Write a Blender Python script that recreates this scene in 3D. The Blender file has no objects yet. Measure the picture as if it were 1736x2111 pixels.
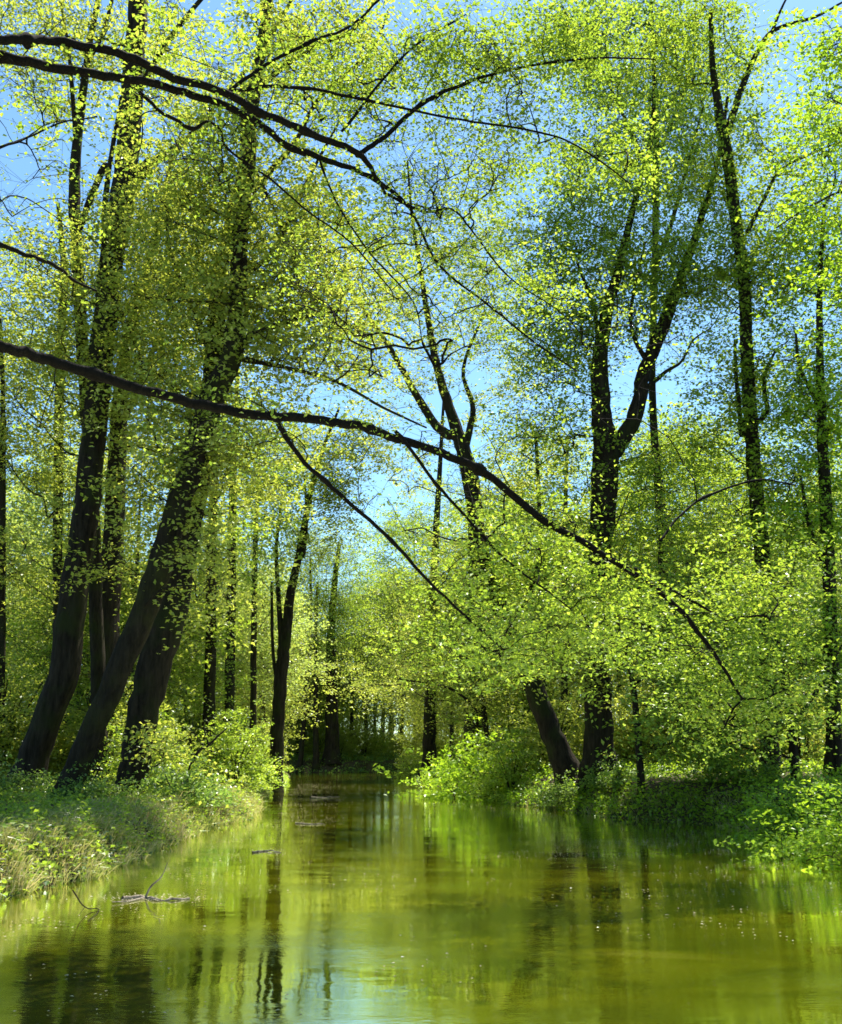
import bpy, math
import numpy as np
from math import radians as R, tan, sin, cos, pi

# ------------------------------------------------------------------ camera, sky, sun, exposure
S = bpy.context.scene
C = S.collection
F = 2100.0                     # focal length in units of a 1736 x 2111 view
PITCH = R(13.4)
CAMZ = 1.6
cam = bpy.data.cameras.new("camera")
cam.sensor_fit = 'VERTICAL'
cam.angle_y = 2 * math.atan(1055.5 / F)
cam.clip_start = 0.1
cam.clip_end = 3000
camo = bpy.data.objects.new("camera", cam)
camo.location = (0, 0, CAMZ)
camo.rotation_euler = (pi / 2 + PITCH, 0, 0)
C.objects.link(camo)
S.camera = camo

SUN_EL, SUN_AZ = R(61), R(24)        # azimuth clockwise from +Y (ahead of the camera)
w = bpy.data.worlds.new("World")
S.world = w
w.use_nodes = True
nt = w.node_tree
sky = nt.nodes.new('ShaderNodeTexSky')
sky.sky_type = 'NISHITA'
sky.sun_disc = False
sky.sun_elevation = SUN_EL
sky.sun_rotation = SUN_AZ
sky.air_density = 1.0
sky.dust_density = 0.3
sky.ozone_density = 1.0
gr = nt.nodes.new('ShaderNodeMix')
gr.data_type = 'RGBA'; gr.blend_type = 'MULTIPLY'; gr.clamp_result = False
gr.inputs[0].default_value = 1
gr.inputs[7].default_value = (0.72, 0.96, 1.0, 1)
nt.links.new(sky.outputs[0], gr.inputs[6])
nt.links.new(gr.outputs[2], nt.nodes['Background'].inputs[0])
nt.nodes['Background'].inputs[1].default_value = 0.08
sl = bpy.data.lights.new("sun", 'SUN')
sl.energy = 4.4
sl.angle = R(0.5)
sl.color = (1.0, 0.95, 0.86)
so = bpy.data.objects.new("sun", sl)
so.rotation_euler = (pi / 2 - SUN_EL, 0, pi - SUN_AZ)
C.objects.link(so)
# a sun lamp shines along local -Z; this turns it to come from azimuth SUN_AZ
so.rotation_euler = (-(pi / 2 - SUN_EL), 0, -SUN_AZ)
S.view_settings.view_transform = 'Standard'
S.view_settings.look = 'None'
S.view_settings.gamma = 1
S.view_settings.exposure = 1.56
S.cycles.max_bounces = 9
S.cycles.diffuse_bounces = 4
S.cycles.glossy_bounces = 2
S.cycles.transmission_bounces = 6
S.cycles.filter_width = 1.6
S.cycles.use_fast_gi = False

# ------------------------------------------------------------------ view helpers
FWD = np.array([0, cos(PITCH), sin(PITCH)])
UPV = np.array([0, -sin(PITCH), cos(PITCH)])


def P(u, v, D):
    """world point seen at (u, v) of the 1736 x 2111 view, D metres ahead"""
    d = FWD + np.array([(u - 868) / F, 0, 0]) + UPV * ((1055.5 - v) / F)
    return np.array([0, 0, CAMZ]) + d * (D / d[1])


def G(u, v, z=0.0):
    d = FWD + np.array([(u - 868) / F, 0, 0]) + UPV * ((1055.5 - v) / F)
    return np.array([0, 0, CAMZ]) + d * ((z - CAMZ) / d[2])


# ------------------------------------------------------------------ materials
def newmat(name):
    m = bpy.data.materials.new(name)
    m.use_nodes = True
    n = m.node_tree
    n.nodes.clear()
    return m, n.nodes, n.links


def ramp(nodes, stops):
    r = nodes.new('ShaderNodeValToRGB')
    e = r.color_ramp.elements
    while len(e) < len(stops):
        e.new(0.5)
    for k, (p, c) in enumerate(stops):
        e[k].position = p
        e[k].color = (*c, 1)
    return r


def leaf_mat(name, cols, trans=0.6, gloss=0.03, boost=1.5):
    cols = [(min(r * 1.02, .6), g, b * 1.5) for r, g, b in cols]
    m, N, L = newmat(name)
    out = N.new('ShaderNodeOutputMaterial')
    geo = N.new('ShaderNodeNewGeometry')
    rp = ramp(N, [(i / (len(cols) - 1), c) for i, c in enumerate(cols)])
    tc = N.new('ShaderNodeTexCoord')
    nz = N.new('ShaderNodeTexNoise')
    nz.inputs['Scale'].default_value = 0.55
    nz.inputs['Detail'].default_value = 3
    L.new(tc.outputs['Object'], nz.inputs['Vector'])
    a = N.new('ShaderNodeMath'); a.operation = 'MULTIPLY_ADD'
    a.inputs[1].default_value = 1.5; a.inputs[2].default_value = -0.5
    L.new(nz.outputs['Fac'], a.inputs[0])
    b = N.new('ShaderNodeMath'); b.operation = 'MULTIPLY_ADD'
    b.inputs[1].default_value = 0.62
    L.new(geo.outputs['Random Per Island'], b.inputs[0])
    c_ = N.new('ShaderNodeMath'); c_.operation = 'MULTIPLY'
    c_.inputs[1].default_value = 0.62
    L.new(a.outputs[0], c_.inputs[0])
    L.new(c_.outputs[0], b.inputs[2])
    L.new(b.outputs[0], rp.inputs[0])
    d = N.new('ShaderNodeBsdfDiffuse')
    t = N.new('ShaderNodeBsdfTranslucent')
    L.new(rp.outputs[0], d.inputs[0])
    tm = N.new('ShaderNodeMix'); tm.data_type = 'RGBA'; tm.blend_type = 'MULTIPLY'
    tm.inputs[0].default_value = 1
    tm.clamp_result = False
    L.new(rp.outputs[0], tm.inputs[6])
    tm.inputs[7].default_value = (boost * 1.03, boost * 0.98, boost * 0.6, 1)
    L.new(tm.outputs[2], t.inputs[0])
    mx = N.new('ShaderNodeMixShader'); mx.inputs[0].default_value = trans
    L.new(d.outputs[0], mx.inputs[1]); L.new(t.outputs[0], mx.inputs[2])
    g = N.new('ShaderNodeBsdfGlossy'); g.inputs['Roughness'].default_value = 0.35
    g.inputs[0].default_value = (0.9, 0.95, 0.9, 1)
    m2 = N.new('ShaderNodeMixShader'); m2.inputs[0].default_value = gloss
    L.new(mx.outputs[0], m2.inputs[1]); L.new(g.outputs[0], m2.inputs[2])
    L.new(m2.outputs[0], out.inputs[0])
    return m


M = {}
M['leaf_yellow'] = leaf_mat('yellow_green_leaf', [(0.15, 0.20, 0.02), (0.25, 0.31, 0.03), (0.34, 0.40, 0.05), (0.44, 0.46, 0.09)])
M['leaf_fresh'] = leaf_mat('fresh_green_leaf', [(0.10, 0.18, 0.012), (0.19, 0.29, 0.02), (0.28, 0.38, 0.03), (0.40, 0.46, 0.06)])
M['leaf_green'] = leaf_mat('mid_green_leaf', [(0.06, 0.13, 0.02), (0.11, 0.20, 0.025), (0.18, 0.28, 0.04), (0.29, 0.36, 0.06)])
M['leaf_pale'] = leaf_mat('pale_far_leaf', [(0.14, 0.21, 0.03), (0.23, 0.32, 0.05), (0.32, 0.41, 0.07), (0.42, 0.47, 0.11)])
M['leaf_lime'] = leaf_mat('lime_shrub_leaf', [(0.12, 0.22, 0.01), (0.20, 0.34, 0.015), (0.30, 0.44, 0.02), (0.42, 0.52, 0.05)])
M['dry_grass'] = leaf_mat('straw_grass', [(0.13, 0.20, 0.02), (0.28, 0.33, 0.05), (0.45, 0.41, 0.14), (0.58, 0.50, 0.28)], trans=0.45, boost=1.2)
M['ivy'] = leaf_mat('ivy_leaf', [(0.03, 0.07, 0.014), (0.06, 0.12, 0.02), (0.11, 0.19, 0.03), (0.18, 0.26, 0.04)], trans=0.4, gloss=0.06)


def bark_mat(name, dark, light, scale=6.0, moss=None, bump=0.08):
    m, N, L = newmat(name)
    out = N.new('ShaderNodeOutputMaterial')
    p = N.new('ShaderNodeBsdfPrincipled')
    p.inputs['Roughness'].default_value = 0.9
    p.inputs['Specular IOR Level'].default_value = 0.08
    tc = N.new('ShaderNodeTexCoord')
    mp = N.new('ShaderNodeMapping'); mp.inputs['Scale'].default_value = (1, 1, 0.16)
    nz = N.new('ShaderNodeTexNoise'); nz.inputs['Scale'].default_value = scale
    nz.inputs['Detail'].default_value = 7; nz.inputs['Roughness'].default_value = 0.7
    L.new(tc.outputs['Object'], mp.inputs[0]); L.new(mp.outputs[0], nz.inputs['Vector'])
    rp = ramp(N, [(0.32, dark), (0.72, light)])
    L.new(nz.outputs['Fac'], rp.inputs[0])
    col = rp.outputs[0]
    if moss:
        n2 = N.new('ShaderNodeTexNoise'); n2.inputs['Scale'].default_value = 1.3
        n2.inputs['Detail'].default_value = 5
        L.new(tc.outputs['Object'], n2.inputs['Vector'])
        r2 = ramp(N, [(0.48, (0, 0, 0)), (0.66, (0.8, 0.8, 0.8))])
        L.new(n2.outputs['Fac'], r2.inputs[0])
        mx = N.new('ShaderNodeMix'); mx.data_type = 'RGBA'
        L.new(r2.outputs[0], mx.inputs[0]); L.new(col, mx.inputs[6]); mx.inputs[7].default_value = (*moss, 1)
        col = mx.outputs[2]
    L.new(col, p.inputs['Base Color'])
    bp = N.new('ShaderNodeBump'); bp.inputs['Strength'].default_value = 1.0; bp.inputs['Distance'].default_value = bump
    L.new(nz.outputs['Fac'], bp.inputs['Height']); L.new(bp.outputs[0], p.inputs['Normal'])
    L.new(p.outputs[0], out.inputs[0])
    return m


M['bark'] = bark_mat('dark_bark', (0.008, 0.006, 0.004), (0.05, 0.038, 0.025), 9, (0.03, 0.035, 0.010))
M['bark_light'] = bark_mat('brown_mossy_bark', (0.012, 0.009, 0.006), (0.045, 0.035, 0.023), 10, (0.045, 0.045, 0.014))  # mossier brown bark colour for the front leaning trunk
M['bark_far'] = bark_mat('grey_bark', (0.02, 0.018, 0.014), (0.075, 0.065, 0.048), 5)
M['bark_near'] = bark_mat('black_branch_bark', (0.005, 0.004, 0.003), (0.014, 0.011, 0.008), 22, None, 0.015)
M['dead_wood'] = bark_mat('dead_wood', (0.05, 0.04, 0.03), (0.34, 0.29, 0.22), 16, None, 0.01)


def ground_mat():
    m, N, L = newmat('woodland_soil')
    out = N.new('ShaderNodeOutputMaterial')
    p = N.new('ShaderNodeBsdfPrincipled'); p.inputs['Roughness'].default_value = 0.95
    p.inputs['Specular IOR Level'].default_value = 0.2
    tc = N.new('ShaderNodeTexCoord')
    nz = N.new('ShaderNodeTexNoise'); nz.inputs['Scale'].default_value = 0.8; nz.inputs['Detail'].default_value = 9
    nz.inputs['Roughness'].default_value = 0.7
    L.new(tc.outputs['Object'], nz.inputs['Vector'])
    rp = ramp(N, [(0.3, (0.03, 0.022, 0.012)), (0.5, (0.07, 0.05, 0.025)), (0.62, (0.05, 0.07, 0.015)), (0.8, (0.09, 0.12, 0.02))])
    L.new(nz.outputs['Fac'], rp.inputs[0]); L.new(rp.outputs[0], p.inputs['Base Color'])
    n2 = N.new('ShaderNodeTexNoise'); n2.inputs['Scale'].default_value = 9; n2.inputs['Detail'].default_value = 8
    L.new(tc.outputs['Object'], n2.inputs['Vector'])
    bp = N.new('ShaderNodeBump'); bp.inputs['Strength'].default_value = 1; bp.inputs['Distance'].default_value = 0.08
    L.new(n2.outputs['Fac'], bp.inputs['Height']); L.new(bp.outputs[0], p.inputs['Normal'])
    L.new(p.outputs[0], out.inputs[0])
    return m


def water_mat():
    m, N, L = newmat('olive_canal_water')
    out = N.new('ShaderNodeOutputMaterial')
    tc = N.new('ShaderNodeTexCoord')
    # wind ripples, longer across the canal than along it
    def noise(sx, sy, sc, det, dist=0.0):
        mp = N.new('ShaderNodeMapping'); mp.inputs['Scale'].default_value = (sx, sy, 1)
        nz = N.new('ShaderNodeTexNoise'); nz.inputs['Scale'].default_value = sc
        nz.inputs['Detail'].default_value = det; nz.inputs['Distortion'].default_value = dist
        L.new(tc.outputs['Object'], mp.inputs[0]); L.new(mp.outputs[0], nz.inputs['Vector'])
        return nz.outputs['Fac']
    a = noise(1, 1.8, 1.1, 3, 0.4)
    b = noise(1, 2.6, 10.0, 4)
    mask = noise(1, 2.5, 0.28, 2)
    mr = N.new('ShaderNodeMapRange'); mr.inputs[1].default_value = 0.42; mr.inputs[2].default_value = 0.66
    mr.inputs[3].default_value = 0.2; mr.inputs[4].default_value = 1.9
    L.new(mask, mr.inputs[0])
    bm = N.new('ShaderNodeMath'); bm.operation = 'MULTIPLY'
    L.new(b, bm.inputs[0]); L.new(mr.outputs[0], bm.inputs[1])
    b1 = N.new('ShaderNodeBump'); b1.inputs['Strength'].default_value = 1.0; b1.inputs['Distance'].default_value = WAVE_A
    L.new(a, b1.inputs['Height'])
    b2 = N.new('ShaderNodeBump'); b2.inputs['Strength'].default_value = 1.0; b2.inputs['Distance'].default_value = WAVE_B
    L.new(bm.outputs[0], b2.inputs['Height']); L.new(b1.outputs[0], b2.inputs['Normal'])
    p = N.new('ShaderNodeBsdfPrincipled')
    p.inputs['IOR'].default_value = 1.36
    p.inputs['Roughness'].default_value = 0.02
    # silt and floating pollen film
    film = noise(1, 2.6, 0.5, 8, 0.8)
    rp = ramp(N, [(0.38, (0.10, 0.115, 0.001)), (0.60, (0.18, 0.195, 0.002)), (0.74, (0.28, 0.28, 0.02))])
    L.new(film, rp.inputs[0])
    sp = N.new('ShaderNodeTexVoronoi'); sp.inputs['Scale'].default_value = 11
    L.new(tc.outputs['Object'], sp.inputs['Vector'])
    lt = N.new('ShaderNodeMath'); lt.operation = 'LESS_THAN'; lt.inputs[1].default_value = 0.09
    L.new(sp.outputs['Distance'], lt.inputs[0])
    spm = noise(1, 2.0, 0.9, 5, 0.5)
    gt = N.new('ShaderNodeMath'); gt.operation = 'GREATER_THAN'; gt.inputs[1].default_value = 0.56
    L.new(spm, gt.inputs[0])
    mm = N.new('ShaderNodeMath'); mm.operation = 'MULTIPLY'
    L.new(lt.outputs[0], mm.inputs[0]); L.new(gt.outputs[0], mm.inputs[1])
    mx = N.new('ShaderNodeMix'); mx.data_type = 'RGBA'
    L.new(mm.outputs[0], mx.inputs[0]); L.new(rp.outputs[0], mx.inputs[6]); mx.inputs[7].default_value = (0.3, 0.28, 0.12, 1)
    L.new(mx.outputs[2], p.inputs['Base Color'])
    L.new(b2.outputs[0], p.inputs['Normal'])
    gl = N.new('ShaderNodeBsdfGlossy'); gl.inputs['Roughness'].default_value = 0.03
    gl.inputs[0].default_value = (0.96, 1.0, 0.78, 1)
    L.new(b2.outputs[0], gl.inputs['Normal'])
    mxs = N.new('ShaderNodeMixShader'); mxs.inputs[0].default_value = 0.74
    L.new(p.outputs[0], mxs.inputs[1]); L.new(gl.outputs[0], mxs.inputs[2])
    L.new(mxs.outputs[0], out.inputs[0])
    return m


WAVE_A, WAVE_B = 0.004, 0.0012
M['soil'] = ground_mat()
M['water'] = water_mat()


# ------------------------------------------------------------------ mesh helpers (all quads)
def quads_mesh(name, parts, parent=None, loc=None):
    """parts: list of (verts Nx3, quads Mx4, material, smooth) -> one mesh object"""
    parts = [p for p in parts if len(p[1])]
    V = np.concatenate([p[0] for p in parts])
    off, Q, mi, sm, mats = 0, [], [], [], []
    for v, q, m, s in parts:
        Q.append(q + off); off += len(v)
        if m not in mats:
            mats.append(m)
        mi.append(np.full(len(q), mats.index(m), dtype=np.int32))
        sm.append(np.full(len(q), s, dtype=bool))
    Q = np.concatenate(Q).astype(np.int32)
    me = bpy.data.meshes.new(name)
    me.vertices.add(len(V)); me.loops.add(len(Q) * 4); me.polygons.add(len(Q))
    if loc is not None:
        V = V - np.asarray(loc)
    me.vertices.foreach_set('co', V.astype(np.float32).ravel())
    me.loops.foreach_set('vertex_index', Q.ravel())
    me.polygons.foreach_set('loop_start', np.arange(0, len(Q) * 4, 4, dtype=np.int32))
    me.polygons.foreach_set('material_index', np.concatenate(mi))
    me.polygons.foreach_set('use_smooth', np.concatenate(sm))
    me.update(calc_edges=True)
    for m in mats:
        me.materials.append(m)
    o = bpy.data.objects.new(name, me)
    C.objects.link(o)
    if parent:
        o.parent = parent
    return o


def norm(a):
    return a / np.maximum(np.linalg.norm(a, axis=-1, keepdims=True), 1e-9)


def tubes(Pts, Rad, sides=5, rough=0.0, rng=None, lobes=0.0):
    """Pts (N,K,3), Rad (N,K) -> verts, quads"""
    Pts = np.asarray(Pts, float); Rad = np.asarray(Rad, float)
    if Pts.ndim == 2:
        Pts, Rad = Pts[None], Rad[None]
    n, k, _ = Pts.shape
    T = norm(np.gradient(Pts, axis=1))
    up = np.where(np.abs(T[:, :1, 2:3]) > 0.9, np.array([[[1.0, 0, 0]]]), np.array([[[0, 0, 1.0]]]))
    if sides >= 9:            # stems and boughs: a fixed reference keeps the rings from twisting
        up = np.array([[[0, 1.0, 0.02]]])
    A = norm(np.cross(T, np.broadcast_to(up, T.shape)))
    B = np.cross(T, A)
    ang = np.arange(sides) / sides * 2 * pi
    rad = Rad[:, :, None] * np.ones(sides)
    if rough and rng is not None:
        rad = rad * (1 + rough * rng.normal(size=rad.shape))
    if lobes and rng is not None:
        ph = rng.uniform(0, 6.28)
        rad = rad * (1 + lobes * np.sin(ang * 3 + ph) + 0.5 * lobes * np.sin(ang * 5 + 2 * ph))
    V = Pts[:, :, None, :] + rad[..., None] * (np.cos(ang)[None, None, :, None] * A[:, :, None, :] + np.sin(ang)[None, None, :, None] * B[:, :, None, :])
    idx = np.arange(n * k * sides).reshape(n, k, sides)
    a = idx[:, :-1]; b = idx[:, 1:]
    Q = np.stack([a, np.roll(a, -1, 2), np.roll(b, -1, 2), b], -1).reshape(-1, 4)
    return V.reshape(-1, 3), Q


def leaves(c, size, rng, tilt=0.5, aspect=0.62, up=(0, 0, 1)):
    n = len(c)
    nr = norm(np.asarray(up) + rng.normal(size=(n, 3)) * tilt)
    d = norm(np.cross(nr, rng.normal(size=(n, 3))))
    s = np.cross(nr, d)
    L = (size * rng.uniform(0.5, 1.35, n))[:, None]
    W = L * aspect
    fold = nr * L * 0.12
    V = np.stack([c - d * L * .5, c + s * W * .5 + fold - d * L * .05, c + d * L * .5, c - s * W * .5 + fold - d * L * .05], 1)
    return V.reshape(-1, 3), np.arange(n * 4).reshape(n, 4)


def catmull(pts, per=6):
    pts = np.asarray(pts, float)
    p = np.vstack([2 * pts[0] - pts[1], pts, 2 * pts[-1] - pts[-2]])
    out = []
    for i in range(1, len(p) - 2):
        for t in np.arange(per) / per:
            out.append(0.5 * (2 * p[i] + (p[i + 1] - p[i - 1]) * t + (2 * p[i - 1] - 5 * p[i] + 4 * p[i + 1] - p[i + 2]) * t * t
                              + (3 * p[i] - p[i - 1] - 3 * p[i + 1] + p[i + 2]) * t ** 3))
    out.append(p[-2])
    return np.array(out)


# ------------------------------------------------------------------ crown growth
class Skeleton:
    def __init__(s):
        s.p, s.par, s.fix = [], [], []
        s.start = 0

    def add_line(s, pts, rad, parent=-1):
        for q, r in zip(pts, rad):
            s.p.append(np.asarray(q)); s.par.append(parent); s.fix.append(r)
            parent = len(s.p) - 1
        s.start = len(s.p)


def grow(skel, targets, rng, tipr=0.006, crook=0.12, power=0.42):
    """grows branches from the skeleton to every target, nearest first; returns tube batches"""
    base = np.array(skel.p)
    tg = np.asarray(targets)
    d0 = np.min(np.linalg.norm(tg[:, None] - base[None, ::3], axis=2), axis=1)
    tg = tg[np.argsort(d0 + rng.uniform(0, 0.8, len(d0)))]
    nT = len(tg)
    cap = len(base) + nT * 4
    X = np.zeros((cap, 3)); X[:len(base)] = base
    par = np.full(cap, -1); par[:len(base)] = skel.par
    n = len(base)
    lines, ends = [], []
    for t in tg:
        q = X[:n]
        dv = t - q
        hd = np.hypot(dv[:, 0], dv[:, 1])
        cost = np.linalg.norm(dv, axis=1) + 1.3 * np.maximum(0, 0.25 * hd - dv[:, 2])
        i = int(np.argmin(cost))
        a = q[i].copy()
        L = np.linalg.norm(t - a)
        mid = (a + t) / 2 + rng.normal(size=3) * L * crook + np.array([0, 0, 0.1 * L])
        ids = [i]
        prev = i
        for f in (0.25, 0.5, 0.75, 1.0):
            x = (1 - f) ** 2 * a + 2 * f * (1 - f) * mid + f * f * t
            if f < 1:
                x = x + rng.normal(size=3) * L * 0.025
            X[n] = x; par[n] = prev; prev = n; ids.append(n); n += 1
        lines.append(ids); ends.append(n - 1)
    cnt = np.zeros(n)
    cnt[ends] = 1
    for i in range(n - 1, len(base) - 1, -1):
        if par[i] >= 0:
            cnt[par[i]] += cnt[i]
    rad = tipr * np.maximum(cnt, 1) ** power
    fx = np.array(skel.fix)
    ids = np.array(lines)
    r = rad[ids]
    first = ids[:, 0] < len(base)
    r[first, 0] = np.minimum(r[first, 1] * 1.25, fx[ids[first, 0]] * 0.9)
    r[~first, 0] = np.minimum(r[~first, 0], r[~first, 1] * 1.4)
    # one round of smoothing between the nodes
    Pn = X[ids]
    ext = np.concatenate([2 * Pn[:, :1] - Pn[:, 1:2], Pn, 2 * Pn[:, -1:] - Pn[:, -2:-1]], 1)
    mids = (-ext[:, :-3] + 9 * ext[:, 1:-2] + 9 * ext[:, 2:-1] - ext[:, 3:]) / 16
    out = np.zeros((len(Pn), Pn.shape[1] * 2 - 1, 3)); out[:, ::2] = Pn; out[:, 1::2] = mids
    rr = np.zeros(out.shape[:2]); rr[:, ::2] = r; rr[:, 1::2] = (r[:, 1:] + r[:, :-1]) / 2
    return out, rr, X[ends]


def sprays(ends, rng, n_per=6, L=0.9, W=0.28, n_leaf=40, size=0.06, spread=0.45, droop=0.15, tilt=0.55, flat=0.35):
    c = np.repeat(ends, n_per, 0) + rng.normal(size=(len(ends) * n_per, 3)) * spread * np.array([1, 1, 0.7])
    m = len(c)
    a0 = np.repeat(ends, n_per, 0)
    az = rng.uniform(0, 2 * pi, m)
    d = np.stack([np.cos(az), np.sin(az), rng.normal(size=m) * flat - droop], 1)
    d = norm(d)
    side = norm(np.cross(d, np.array([0, 0, 1.0])))
    ll = L * rng.uniform(0.5, 1.3, m)
    tip = c + d * ll[:, None]
    # twig from branch end through the spray
    tw = np.stack([a0, c, c + d * ll[:, None] * 0.55 + np.array([0, 0, 0.03]), tip], 1)
    tr = np.tile(np.array([0.0045, 0.004, 0.003, 0.0015]), (m, 1)) * (L / 0.9)
    k = np.maximum(3, (n_leaf * rng.uniform(0.3, 1.4, m)).astype(int))
    ix = np.repeat(np.arange(m), k)
    t = rng.uniform(0.0, 1.05, len(ix))
    s = rng.normal(size=len(ix)) * W * (0.45 + 0.9 * np.sin(np.clip(t, 0, 1) * pi))
    z = rng.normal(size=len(ix)) * 0.07 * (L / 0.9) - np.abs(s) * 0.25
    pos = c[ix] + d[ix] * (ll[ix] * t)[:, None] + side[ix] * s[:, None]
    pos[:, 2] += z
    return tubes(tw, tr, 3), leaves(pos, size, rng, tilt)


def ell_pts(rng, c, r, n, shell=0.5):
    """random points in an ellipsoid, clumped by a few voids"""
    m = int(n * 2.6) + 2
    d = norm(rng.normal(size=(m, 3)))
    rr = rng.uniform(0, 1, (m, 1)) ** (1 / (3 + shell))
    p = np.asarray(c) + d * rr * np.asarray(r)
    wl = 2.6 / max(0.7, min(2.0, float(np.mean(r)) / 1.2))
    f = vnoise(p[:, 0] + 7.3 * p[:, 2] * .2, p[:, 2] * 1.5 + p[:, 1] * .6, wl, 90) + .25 * rng.normal(size=m)
    return p[np.argsort(-f)[:n]]


# ------------------------------------------------------------------ tagging
def tag(o, label=None, cat=None, group=None, kind=None):
    if label: o['label'] = label
    if cat: o['category'] = cat
    if group: o['group'] = group
    if kind: o['kind'] = kind
    return o


def empty(name, loc):
    o = bpy.data.objects.new(name, None)
    o.location = tuple(loc)
    o.empty_display_size = 0.5
    C.objects.link(o)
    return o


def copy_tree(src, loc, rz, sc, label=None, group=None):
    r = src.copy(); C.objects.link(r)
    r.location = tuple(loc); r.rotation_euler = (0, 0, rz); r.scale = sc
    if label: r['label'] = label
    if group: r['group'] = group
    for ch in list(src.children):
        c = ch.copy(); C.objects.link(c); c.parent = r
        for g in ch.children:
            k = g.copy(); C.objects.link(k); k.parent = c
    return r


# ------------------------------------------------------------------ terrain and water
RB = [(810, 1600), (900, 1613), (975, 1635), (1010, 1660), (1090, 1668), (1200, 1685), (1400, 1700), (1560, 1725), (1650, 1760), (1700, 1800), (1760, 1850)]
LB = [(610, 1600), (600, 1622), (560, 1648), (548, 1690), (480, 1702), (400, 1740), (340, 1768), (250, 1812), (150, 1832), (0, 1880)]
rb = np.array([G(u, v)[:2] for u, v in RB])
lb = np.array([G(u, v)[:2] for u, v in LB])
rb = rb[np.argsort(rb[:, 1])]; lb = lb[np.argsort(lb[:, 1])]
YF = float(G(700, 1593)[1])
rb = np.vstack([[7.6, -30], [7.0, 0], rb, [rb[-1, 0] + 1, YF + 3], [rb[-1, 0] + 6, YF + 20]])
lb = np.vstack([[-7.6, -30], [-6.8, 0], lb, [-30, YF + 1], [-60, YF + 10]])


def xR(y): return np.interp(y, rb[:, 1], rb[:, 0])
def xL(y): return np.interp(y, lb[:, 1], lb[:, 0])


def vnoise(x, y, s=1.0, seed=0):
    """cheap smooth noise"""
    o = 0
    r = np.random.RandomState(seed)
    for k in range(5):
        a, b, p, q = r.uniform(-1, 1, 4)
        f = s * (1.5 ** k)
        o = o + np.sin(x * f * (a + 1.3 * np.sign(a)) + y * f * b + p * 9) * np.cos(y * f * (q + np.sign(q)) - x * f * a * .6 + q * 7) / (1.2 ** k)
    return o / 2.5


def wdist(x, y):
    """signed distance to the water, positive on land"""
    dl = xL(y) - x; dr = x - xR(y)
    far = (y - YF - vnoise(x, y * 0, 0.5, 4) * 0.5)
    return np.maximum(np.maximum(dl, dr), far), dr > dl


def height(x, y):
    d, right = wdist(x, y)
    d = d + 0.15 * vnoise(x, y, 2.0, 3)
    top = np.where(right, 0.55 + 0.35 * np.clip((y - 12) / 18, 0, 1), 0.5)
    top = np.where(y > YF - 1, 1.0, top)
    s = np.clip((d + 0.25) / np.where(right, 2.5, 1.4), 0, 1); s = s * s * (3 - 2 * s)
    h = -0.5 + (0.5 + top) * s + np.clip(d - 1, 0, 12) * 0.03
    return h + 0.07 * vnoise(x, y, 0.9, 7) * np.clip(d + 0.5, 0, 1) + 0.03 * vnoise(x, y, 3.1, 8)


gx = np.concatenate([-np.geomspace(500, 14, 24)[:-1], np.arange(-14, 14.01, 0.25), np.geomspace(14, 500, 24)[1:]])
gy = np.concatenate([np.arange(-30, 5, 1.0), np.arange(5, 60, 0.35), np.arange(60, 125, 0.9), np.geomspace(125, 900, 24)])
X, Y = np.meshgrid(gx, gy)
Z = height(X, Y)
V = np.stack([X, Y, Z], -1).reshape(-1, 3)
I = np.arange(len(V)).reshape(X.shape)
Q = np.stack([I[:-1, :-1], I[:-1, 1:], I[1:, 1:], I[1:, :-1]], -1).reshape(-1, 4)
tag(quads_mesh('ground', [(V, Q, M['soil'], True)]), kind='structure')
wx = np.linspace(-70, 30, 21); wy = np.linspace(-30, YF + 30, 31)
X, Y = np.meshgrid(wx, wy)
V = np.stack([X, Y, X * 0], -1).reshape(-1, 3)
I = np.arange(len(V)).reshape(X.shape)
Q = np.stack([I[:-1, :-1], I[:-1, 1:], I[1:, 1:], I[1:, :-1]], -1).reshape(-1, 4)
tag(quads_mesh('water', [(V, Q, M['water'], True)]), kind='structure')


def gz(x, y): return float(height(np.array(x, float), np.array(y, float)))


# ------------------------------------------------------------------ trees traced by the photograph
def limb(pts, D, per=5, D2=None):
    """pts [(u, v, width_px)] -> smooth world polyline and radii"""
    n = len(pts)
    DD = np.linspace(D, D2 if D2 is not None else D, n)
    W = np.array([P(u, v, d) for (u, v, _), d in zip(pts, DD)])
    r = np.array([wd / 2 / F * d for (_, _, wd), d in zip(pts, DD)])
    W = catmull(W, per)
    r = np.interp(np.linspace(0, n - 1, len(W)), np.arange(n), r)
    return W, r


DENS = 1.0


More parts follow.
